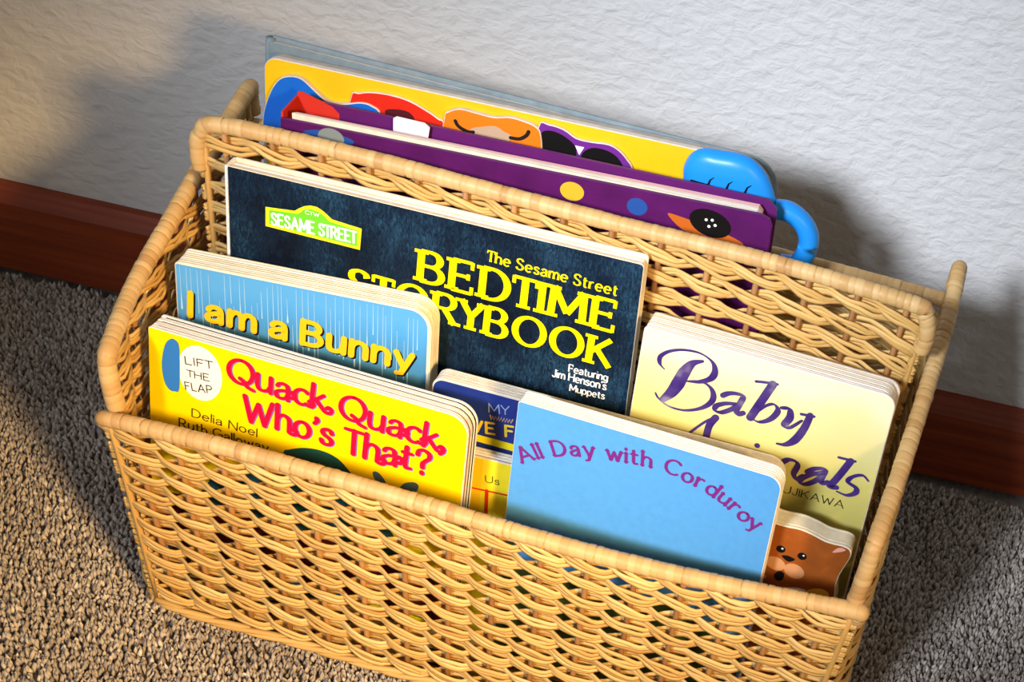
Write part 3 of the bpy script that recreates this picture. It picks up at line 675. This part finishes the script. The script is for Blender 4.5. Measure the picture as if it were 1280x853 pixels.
cal('B1', .34, .1, [.5, .9, .7, .7, .9, 1.1, 1.2, 1, .5]); cal('B2', .34, .12, [.5, .9, 1.2, 1.1, .9, .7, .7, .9, .7, .4]); cal('B3', .62, .3, [.35, .7, 1.1, 1.2, 1, .6])
cal('a1', .36, .16); cal('a2', .34, .14); cal('b1', .2, .14); cal('b2', .48, .2); cal('b3', .34, .12, [.5, .8, 1, 1.1, .8, .6, .4])
cal('y1', .42, .16, [.7, 1, 1.1, 1, .6, .4]); cal('y2', .2, .14); cal('y3', .44, .16, [.9, 1, 1.1, .8, .5])
cal('A1', .16, .12); cal('A2', .42, .2); cal('A3', .2, .1); cal('n1', .36, .14); cal('n2', .3, .12); cal('aa1', .34, .14); cal('aa2', .34, .14)
cal('l1', .2, .14); cal('l2', .42, .2); cal('s1', .34, .16, [.5, .8, .7, 1, 1.2, 1, .8, .5])
dd = PTS('baby', 'dot').mean(0); blob(t, oval(dd[0], dd[1], .17, .17))
t.build('title_lettering', [M_pur], cov)
t = MB(); [write(t, s, .12, .6, 0, .05, .22, .4) for s in TXT('baby_small')]; t.build('credit_lettering', [M_dark], cov)

# --- tall bunny book
bun, w, H = book('board_book', 'bun', 'blue board book with falling rain streaks and bold yellow title, behind the bright yellow book')
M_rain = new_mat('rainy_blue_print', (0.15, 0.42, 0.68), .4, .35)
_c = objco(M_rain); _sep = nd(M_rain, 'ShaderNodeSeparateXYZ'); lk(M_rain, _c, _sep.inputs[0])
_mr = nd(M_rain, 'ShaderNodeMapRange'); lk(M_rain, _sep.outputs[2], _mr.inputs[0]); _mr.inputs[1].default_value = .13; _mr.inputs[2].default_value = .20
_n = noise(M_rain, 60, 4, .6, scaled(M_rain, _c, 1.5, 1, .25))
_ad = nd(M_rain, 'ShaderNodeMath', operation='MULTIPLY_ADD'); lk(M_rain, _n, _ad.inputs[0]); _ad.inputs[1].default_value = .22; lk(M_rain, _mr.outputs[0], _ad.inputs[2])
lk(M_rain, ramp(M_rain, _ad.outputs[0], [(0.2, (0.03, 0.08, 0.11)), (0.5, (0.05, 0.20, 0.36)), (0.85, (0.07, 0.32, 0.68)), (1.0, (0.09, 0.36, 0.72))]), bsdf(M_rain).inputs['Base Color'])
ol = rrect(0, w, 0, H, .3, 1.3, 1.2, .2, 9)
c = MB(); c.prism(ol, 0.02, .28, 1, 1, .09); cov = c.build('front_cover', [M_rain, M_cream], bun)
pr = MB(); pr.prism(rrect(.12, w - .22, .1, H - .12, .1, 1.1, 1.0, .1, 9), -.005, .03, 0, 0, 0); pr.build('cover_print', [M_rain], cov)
pages('page_block', bun, w, H, .29, 1.56, 6, [M_cream, M_page], (.3, 1.3, 1.2, .2), .02, .05, .04, tone=(0, 1, 0, 0))
c = MB(); c.prism(ol, 1.58, 1.8, 0, 0, .07); c.build('back_cover', [M_cream], bun)
t = MB(); rr = random.Random(3)
for i in range(46):
    x = .4 + (w - 1.1)*i/45 + rr.uniform(-.12, .12); z1 = H - .25 - (0 if rr.random() < .6 else rr.uniform(0, 2.5)); ln = rr.uniform(1.2, 5.5)
    if x > w - 1.4: z1 -= .4
    stroke(t, [(x, z1), (x + .02, z1 - ln*.6), (x + .03, z1 - ln)], .055, depth=.012, taper=[.35, .6, rr.choice((.6, 1, 1.9))])
t.build('rain_streaks', [flat('pale_blue_ink', (0.40, 0.62, 0.80))], cov)
for nm, mt, of, dp in (('title_shadow', M_black, (.1, -.09), .02), ('title_lettering', flat('warm_yellow_ink', (0.90, 0.50, 0.01)), (0, 0), .04)):
    t = MB(); [write(t, s, .25, .8, 0, .05, .27, .3, .0, of, dp) for s in TXT('bun')]; t.build(nm, [mt], cov)

# --- yellow duck lift-the-flap book
M_lemon = speckled('bright_yellow_print', (0.94, 0.74, 0.0), .35, .05, 30, .4)
qu, w, H = book('board_book', 'qu', 'bright yellow lift-the-flap board book with crimson title lettering, at the front left')
ol = rrect(0, w, 0, H, .15, 1.25, 1.2, .7, 9)
c = MB(); c.prism(ol, 0, .2, 0, 1, .035); cov = c.build('front_cover', [M_lemon, M_page], qu)
M_blueline = flat('blue_edge_line', (0.05, 0.09, 0.42), .6); M_redline = flat('brown_edge_line', (0.3, 0.09, 0.05), .6)
pages('page_block', qu, w, H, .22, 1.36, 5, [M_page, M_greyedge], (.15, 1.25, 1.2, .1), .02, .05, .045, tone=(0, 0, 1, 0, 0))
c = MB()
for y, m in ((.212, 0), (.445, 1), (.9, 2), (1.36, 2)): c.prism(rrect(.3, w - .02, .2, H - .035, .1, 1.24, 1.2, .1, 9), y - .014, y + .014, m, m)
c.build('printed_page_edges', [M_blueline, M_redline, M_dark], qu)
c = MB(); c.prism(ol, 1.39, 1.6, 0, 0, .035); c.build('back_cover', [M_page], qu)
q = PTS('qu', 'circle'); cc = q.mean(0); t = MB(); blob(t, oval(q[:2].mean(0)[0], q[:2].mean(0)[1], abs(q[3][0]-q[2][0])/2, np.linalg.norm(q[1]-q[0])/2), .012, 0)
t.build('round_sticker_print', [flat('cream_white_ink', (.92, .90, .82))], cov)
t = MB(); t.prism(spline(PTS('qu', 'flap'), 3, True), -.05, -.02, 0, 0); t.build('thumb_flap', [flat('flap_blue_ink', (.03, .19, .55))], cov)
t = MB(); [write(t, s, .13, 1, 0, 0, .26, .4, wob=.03, depth=.03) for s in TXT('qu_lift')]; t.build('flap_lettering', [M_dark], cov)
for nm, mt, of, dp in (('title_shadow', flat('violet_ink', (.20, .12, .48)), (.07, -.03), .016), ('title_lettering', flat('crimson_ink', (.62, .003, .045)), (0, 0), .036)):
    t = MB()
    for i, s in enumerate(TXT('qu_big')): write(t, s, .19, .72, math.radians(15), 0, .2, .40, .0, of, dp, wob=.05, curl=1.0)
    t.build(nm, [mt], cov)
t = MB(); [write(t, s, .145, .8, 0, 0, .22, .42, wob=.03) for s in TXT('qu_small')]; t.build('author_lettering', [flat('dark_brown_ink', (.06, .03, .01))], cov)
M_teal = flat('teal_ink', (.01, .075, .085)); M_slate = flat('slate_ink', (.05, .12, .17))
t = MB(); blob(t, spline(PTS('qu', 'dome'), 4, True), .012, 0); blob(t, spline(PTS('qu', 'eye'), 4, True), .03, 2)
blob(t, spline(PTS('qu', 'drop1'), 4, True), .012, 1); blob(t, spline(PTS('qu', 'drop2'), 4, True), .012, 1)
lo = PTS('qu', 'dome').mean(0); blob(t, oval(lo[0] - 1, lo[1] - 5.2, 6.5, 4.6), .008, 0); blob(t, rrect(.4, w - .4, .3, 4.2, .5, .5, .5, .5), .006, 3)
t.build('splash_picture', [M_teal, M_slate, flat('pale_mint_ink', (.55, .62, .55)), flat('maroon_print_ink', (.10, .012, .012))], cov)

# --- navy book with the zigzag
my, w, H = book('board_book', 'my', 'navy blue board book with faint grey lettering and zigzag, behind the sky blue book')
M_navy = speckled('navy_print', (.010, .028, .20), .4, .15, 60)
ol = rrect(0, w, 0, H, .7, 1.1, 1, .6, 8)
c = MB(); c.prism(ol, 0, .2, 1, 1, .06); cov = c.build('front_cover', [M_navy, M_greyedge], my)
c = MB(); c.prism(rrect(.1, w - .12, .1, H - .14, .6, 1.0, .9, .5, 8), -.006, .03, 0, 0); c.build('cover_print', [M_navy], cov)
pages('page_block', my, w, H, .21, 1.0, 5, [M_greyedge, M_page], (.7, 1.1, 1, .6), .01, .03, .03, tone=(0,))
c = MB(); c.prism(ol, 1.02, 1.2, 0, 0, .05); c.build('back_cover', [M_greyedge], my)
t = MB(); [write(t, s, .12, 1, 0, 0, .3, .4) for s in TXT('my')]; t.build('title_lettering', [flat('grey_blue_ink', (.24, .32, .48))], cov)
t = MB(); [write(t, s, .24, .8, 0, 0, .3, .5) for s in TXT('my_ve')]; t.build('title_lettering', [flat('ochre_ink', (.74, .55, .03))], cov)
z = PTS('my', 'zig'); t = MB(); zz = [z[0] + (z[1]-z[0])*i/16 + np.array([0, .13*(-1)**i]) for i in range(17)]; stroke(t, zz, .09); t.build('zigzag_print', [flat('tan_ink', (.45, .32, .12))], cov)
t = MB()
z = PTS('my', 'mystripe'); z2 = PTS('my', 'mystripe2')
blob(t, [z[0] + (-.7, .0), z[0] + (12.5, -.1), z2[0] + (12.5, -.1), z2[0] + (-.7, 0)], .012)
t.build('yellow_band_print', [flat('band_yellow_ink', (.78, .66, .01))], cov)

# --- low yellow book
T_, w, H = book('board_book', 'T', 'low yellow board book with a tall red letter, wedged behind the sky blue book')
M_ylw = speckled('mustard_yellow_print', (.74, .64, .02), .42, .08, 50)
c = MB(); c.prism(rrect(0, w, 0, H, .25, .4, .4, .2), 0, .2, 0, 1, .05); cov = c.build('front_cover', [M_ylw, M_greyedge], T_)
pages('page_block', T_, w, H, .21, .82, 5, [M_greyedge, M_page], (.2, .4, .4, .2), .03, .05, .03, tone=(0, 1))
c = MB(); c.prism(rrect(0, w, 0, H, .25, .4, .4, .2), 0.84, 1.0, 0, 0, .04); c.build('back_cover', [M_greyedge], T_)
xs_ = PTS('T', 'tspine')[0][0]; t = MB(); blob(t, rrect(.12, xs_, .1, H - .12, .1), .008); t.build('spine_strip_print', [flat('deep_yellow_ink', (.80, .52, .01))], cov)
t = MB(); [write(t, s, .1, 1, 0, 0, .25, .4, wob=.05) for s in TXT('T_us')]; t.build('small_lettering', [M_dark], cov)
t = MB(); [write(t, s, .11, .5, 0, 0, .25, .4) for s in TXT('T_T')]; t.build('title_lettering', [flat('red_ink', (.55, .03, .008))], cov)

# --- sky blue book
cor, w, H = book('board_book', 'cor', 'sky blue board book with arched plum title lettering, front centre against the rim')
M_sky = speckled('sky_blue_print', (.085, .33, .74), .35, .05, 220)
ol = rrect(0, w, 0, H, .2, .85, .8, .15, 8)
c = MB(); c.prism(ol, 0, .2, 0, 1, .04); cov = c.build('front_cover', [M_sky, M_page], cor)
pages('page_block', cor, w, H, .21, 1.0, 4, [M_page, M_cream], (.2, .85, .8, .15), .01, .03, .035, tone=(0,))
c = MB(); c.prism(ol, 1.01, 1.2, 0, 0, .04); c.build('back_cover', [M_page], cor)
t = MB(); blob(t, [(.2, .2), (w - .2, .2), (w - .2, 7.2), (w*.7, 8.4), (w*.4, 7.6), (.2, 8.6)], .008); t.build('meadow_print', [speckled('meadow_green_ink', (.05, .09, .015), .45, .4, 60)], cov)
pa = spline(PTS('cor', 'arc'), 5); a0, a1 = PTS('cor', 'arctop'); hcap = float(np.linalg.norm(a0 - PTS('cor', 'arc')[0]))
t = MB(); write(t, ('All Day with Corduroy', 0, 0, 1, 0, hcap*.95), .2, .7, 0, .13, .28, .48, path=pa); t.build('title_lettering', [flat('plum_ink', (.17, .02, .22))], cov)

# --- bear shaped book
M_fur = speckled('brown_bear_print', (.33, .085, .013), .45, .25, 45, .25)
be, w, H = book('board_book', 'bear', 'die cut board book shaped like a brown bear cub, at the front right')
q = spline(PTS('bear', 'bear'), 4); ol = [tuple(p) for p in q] + [(q[-1][0], .3), (q[0][0], .3)]
c = MB(); c.prism(ol, 0, .25, 0, 1, .06); cov = c.build('front_cover', [M_fur, M_cream], be)
c = MB(); c.prism(ol, .27, 1.3, 0, 0, .03); c.build('page_block', [M_cream], be)
c = MB(); c.prism(ol, 1.32, 1.55, 0, 0, .05); c.build('back_cover', [M_cream], be)
def ov(k, rx, rz, mb, mat, d=.02, rot=-.2):
    p = PTS('bear', k); blob(mb, oval(p[0][0], p[0][1], rx, rz, rot), d, mat)
t = MB()
for k in ('eyeL', 'eyeR'):
    ov(k, .27, .25, t, 0, .012); p = PTS('bear', k)[0]; blob(t, oval(p[0] + .08, p[1] + .08, .06, .06), .03, 1)
ov('muzL', .62, .46, t, 2, .014, -.25); ov('muzR', .62, .5, t, 2, .016, -.3)
blob(t, spline(PTS('bear', 'nose'), 4, True), .034, 0); blob(t, spline(PTS('bear', 'mouth'), 4, True), .036, 0)
blob(t, spline(PTS('bear', 'inear'), 4, True), .03, 3); ov('paw', .2, .22, t, 2, .03)
blob(t, spline(PTS('bear', 'ypatch'), 4, True), .03, 4); blob(t, spline(PTS('bear', 'chin'), 4, True), .012, 1)
t.build('bear_face_print', [M_black, M_white, flat('muzzle_tan_ink', (.62, .30, .13)), flat('ear_pink_ink', (.78, .36, .27)), flat('gold_ink', (.80, .42, .03))], cov)

# --- purple book in the rear compartment, slightly fanned open at the left
pu, w, H = book('board_book', 'pur', 'purple space picture book with red endpaper, standing open a little behind the divider')
M_violet = speckled('purple_print', (.085, .006, .095), .4, .25, 40, .4)
M_viol2 = speckled('purple_inside_print', (.11, .010, .125), .45, .1, 40)
M_redp = flat('red_endpaper', (.62, .035, .02), .5)
c = MB(); c.prism(rrect(0, w, 0, H, .1, .7, .4, .1, 2), 0, .2, 0, 0, .05); cov = c.build('front_cover', [M_violet], pu)
def wedge(mb, ol, y0l, y0r, y1l, y1r, mat=0):             # slab whose depth changes from left to right
    o = len(mb.v); mb.prism(ol, 0, 1, mat, mat)
    for i in range(o, len(mb.v)):
        x, y, z_ = mb.v[i]; f = x/w; a = y0l + (y0r-y0l)*f; b = y1l + (y1r-y1l)*f; mb.v[i] = (x, a + (b-a)*y, z_)
c = MB(); wedge(c, [(0, 0), (w, 0), (w, H - .45), (w - .55, H + .08), (.4, H + .16), (0, H + .1)], 2.5, 1.62, 2.72, 1.84); bc = c.build('back_cover', [M_viol2], pu)
c = MB(); wedge(c, rrect(.0, .12, 0, H + .3), .2, .2, 2.5, 2.5); wedge(c, [(.1, H - 3), (2.6, H - 3), (2.6, H - .35), (2.2, H + .02), (.35, H + .6), (.1, H + .55)], 2.42, 2.36, 2.49, 2.44); c.build('endpaper', [M_redp], pu)
M_pinkp = flat('pink_page_edge', (.80, .46, .47), .7)
c = MB()
for i in range(5):
    a = .3 + i*.09; b = .3 + i*.2; hl = H + .28 - .03*i; hr = H - .08
    wedge(c, [(.55 + .03*i, 0), (w - .9, 0), (w - .75, hr - .3), (w - 1.0, hr), (.6 + .03*i, hl)], a, b, a + .075, b + .17, (1, 0, 1, 2, 2)[i])
c.build('page_block', [M_page, M_cream, M_pinkp], pu)
c = MB(); wedge(c, [(6.0, H - .6), (8.1, H - .6), (8.2, H + .2), (7.9, H + .42), (6.2, H + .46), (6.0, H + .3)], 2.17, 1.29, 2.24, 1.36); c.build('white_tab', [M_white], bc)
M_mag = flat('star_magenta', (.30, .02, .16))
p = PTS('pur', 'planet'); t = MB(); blob(t, oval(p[0][0], p[0][1], abs(p[1][0]-p[0][0]), abs(p[1][0]-p[0][0])*.85), .012); t.build('planet_print', [flat('planet_yellow', (.62, .42, .03))], cov)
p2 = PTS('pur', 'planet2'); t = MB(); blob(t, oval(p2[0][0], p2[0][1], .6, .55), .012); t.build('planet_print', [flat('planet_blue', (.02, .08, .32))], cov)
t = MB(); blob(t, spline(PTS('pur', 'rocket'), 4, True), .012, 0)
p3 = PTS('pur', 'porthole'); blob(t, oval(p3[0][0], p3[0][1], 1.25, .85, -.25), .03, 1)
for dx, dz_ in ((-.25, .2), (.1, .25), (.3, -.05), (-.05, -.2)): blob(t, oval(p3[0][0]+dx, p3[0][1]+dz_, .09, .09), .05, 2)
t.build('rocket_print', [flat('rocket_orange', (.52, .12, .015)), M_black, M_white], cov)
t = MB(); blob(t, spline(PTS('pur', 'dialblue'), 4, True), .012, 0); p4 = PTS('pur', 'dial'); blob(t, oval(p4[0][0], p4[0][1], .78, .6), .03, 1); t.build('dial_print', [flat('dial_blue', (.02, .08, .32)), flat('dial_grey', (.22, .25, .24))], cov)
for x_, z_ in ((9.4, -1.6), (12.2, -2.2)): t = MB(); blob(t, oval(x_, H + z_, .22, .18), .012); t.build('planet_print', [M_mag], cov)

# --- big yellow board with cut out pieces
ye, w, H = book('board_book', 'yel', 'large amber yellow board book with raised coloured cut out pieces and bright blue handle')
M_amber = speckled('amber_print', (.86, .50, .008), .35, .06, 30, .4)
c = MB(); c.prism(rrect(0, w, 0, H, .8, 2.2, 2, .8, 9), 0, .45, 0, 1, .05); cov = c.build('front_cover', [M_amber, M_greyedge], ye)
c = MB(); c.prism(rrect(.03, w - .05, 0, H - .05, .8, 2.2, 2, .8, 9), .47, .95, 0, 0, .04); c.build('page_block', [speckled('grey_board_edge', (.42, .38, .33), .75, .15, 120)], ye)
def piece(name, k, m, y0=-.32, n=4, more=()):
    mb = MB(); mb.prism(spline(PTS('yel', k), n, True), y0, -.01, 0, 1, .05)
    mats = [m, M_greyedge]
    for kk, mm in more:
        mats.append(mm); blob(mb, spline(PTS('yel', kk), n, True), -y0 + .012, len(mats) - 1)
    return mb.build(name, mats, ye)
M_pblue = flat('piece_blue', (.008, .14, .62), .3, .5); M_pred = flat('piece_red', (.68, .025, .012), .35); M_por = flat('piece_orange', (.86, .20, .012), .35); M_ppu = flat('piece_purple', (.16, .025, .26), .35)
piece('red_piece', 'red', M_pred, -.22, more=(('redeye', flat('maroon_ink', (.08, .01, .015))),))
piece('orange_piece', 'orange', M_por, -.34, more=(('ox', flat('beige_ink', (.52, .36, .24))),))
piece('purple_piece', 'purp', M_ppu, -.24, more=(('lens1', M_black), ('lens2', M_black)))
piece('blue_piece', 'blue', M_pblue, -.36)
t = MB(); blob(t, [tuple(p) for p in PTS('yel', 'tri')], .27); t.build('white_nose_print', [M_white], cov)
for k in ('horn1', 'horn2'): t = MB(); stroke(t, spline(PTS('yel', k), 4), .22, depth=.36); t.build('horn_print', [M_dark], cov)
M_foam = flat('blue_foam', (.012, .27, .80), .35, .4)
def puffy(mb, ol, y_back, y_front, steps=7, flip=False):               # pillow shaped slab
    O = np.array(ol); cen = O.mean(0); n = len(O); V = []
    prof = [(1.0, 0)] + [(math.cos(a)**.55, math.sin(a)) for a in np.linspace(.15, math.pi/2 - .02, steps + 4)]
    for sc, hh in prof:
        for p in cen + (O - cen)*sc: V.append((p[0], y_back + (y_front - y_back)*hh, p[1]))
    k = len(prof); F = [(j*n+(i+1) % n, j*n+i, (j+1)*n+i, (j+1)*n+(i+1) % n) for j in range(k-1) for i in range(n)]
    F.append(tuple((k-1)*n + i for i in range(n))[::-1])
    F = [f[::-1] for f in F] if flip else F
    mb.add(V, F, 0, .5, True)
area_cw = lambda O: 0.5*np.sum(O[:, 0]*np.roll(O[:, 1], -1) - np.roll(O[:, 0], -1)*O[:, 1])
mb = MB(); lob = spline(PTS('yel', 'lobe'), 6, True)
if area_cw(lob) > 0: lob = lob[::-1]
puffy(mb, lob, -.01, -.85)
rg = PTS('yel', 'ring'); rr2 = PTS('yel', 'ringr'); rad = np.linalg.norm(rr2[1] - rr2[0])/2
pts = [(x, -.1, z_) for x, z_ in spline(rg, 6)]
mb.tube(pts, rad, 14, 0, .5, ry=.62)
hd = mb.build('handle', [M_foam], ye)
t = MB(); lp = lob.mean(0)
for dx in (-1.0, .1, 1.2): stroke(t, [(lp[0] + dx, lp[1] - .55), (lp[0] + dx + .1, lp[1] - .15), (lp[0] + dx + .3, lp[1] + .05)], .12, depth=.86, taper=[1.2, .8, .3])
stroke(t, spline([(lp[0] - 2, lp[1] - .45), (lp[0], lp[1] - .62), (lp[0] + 2, lp[1] - .9)], 5), .14, depth=.86); t.build('lash_print', [M_black], hd)

# --- grey hardback nearest the wall
gy, w, H = book('picture_book', 'grey', 'thin grey blue hardback standing nearest the wall, behind the yellow board book')
M_gcl = speckled('grey_blue_cloth', (.20, .26, .29), .6, .15, 120)
M_dull = speckled('dull_grey_edge', (.30, .29, .27), .7, .15, 120)
c = MB(); c.prism(rrect(0, w, 0, H - .1, .15, 2.0, .3, .1, 8), 0, .12, 0, 0, .04); c.build('front_cover', [M_gcl], gy)
pages('page_block', gy, w, H - .15, .13, .42, 3, [M_dull, M_greyedge], (.1, 2.0, .3, .1), .05, .03, .02, tone=(0, 1, 0))
c = MB(); c.prism(rrect(-.1, w + .05, 0, H + .06, .25, 2.0, .3, .1, 8), .44, .86, 0, 0, .15); c.build('back_cover', [M_gcl], gy)
c = MB(); c.tube([(-.06, .43, z_) for z_ in np.linspace(.1, H - .02, 5)], .3, 10, 0, .5, ry=.34); c.build('spine', [M_gcl], gy)
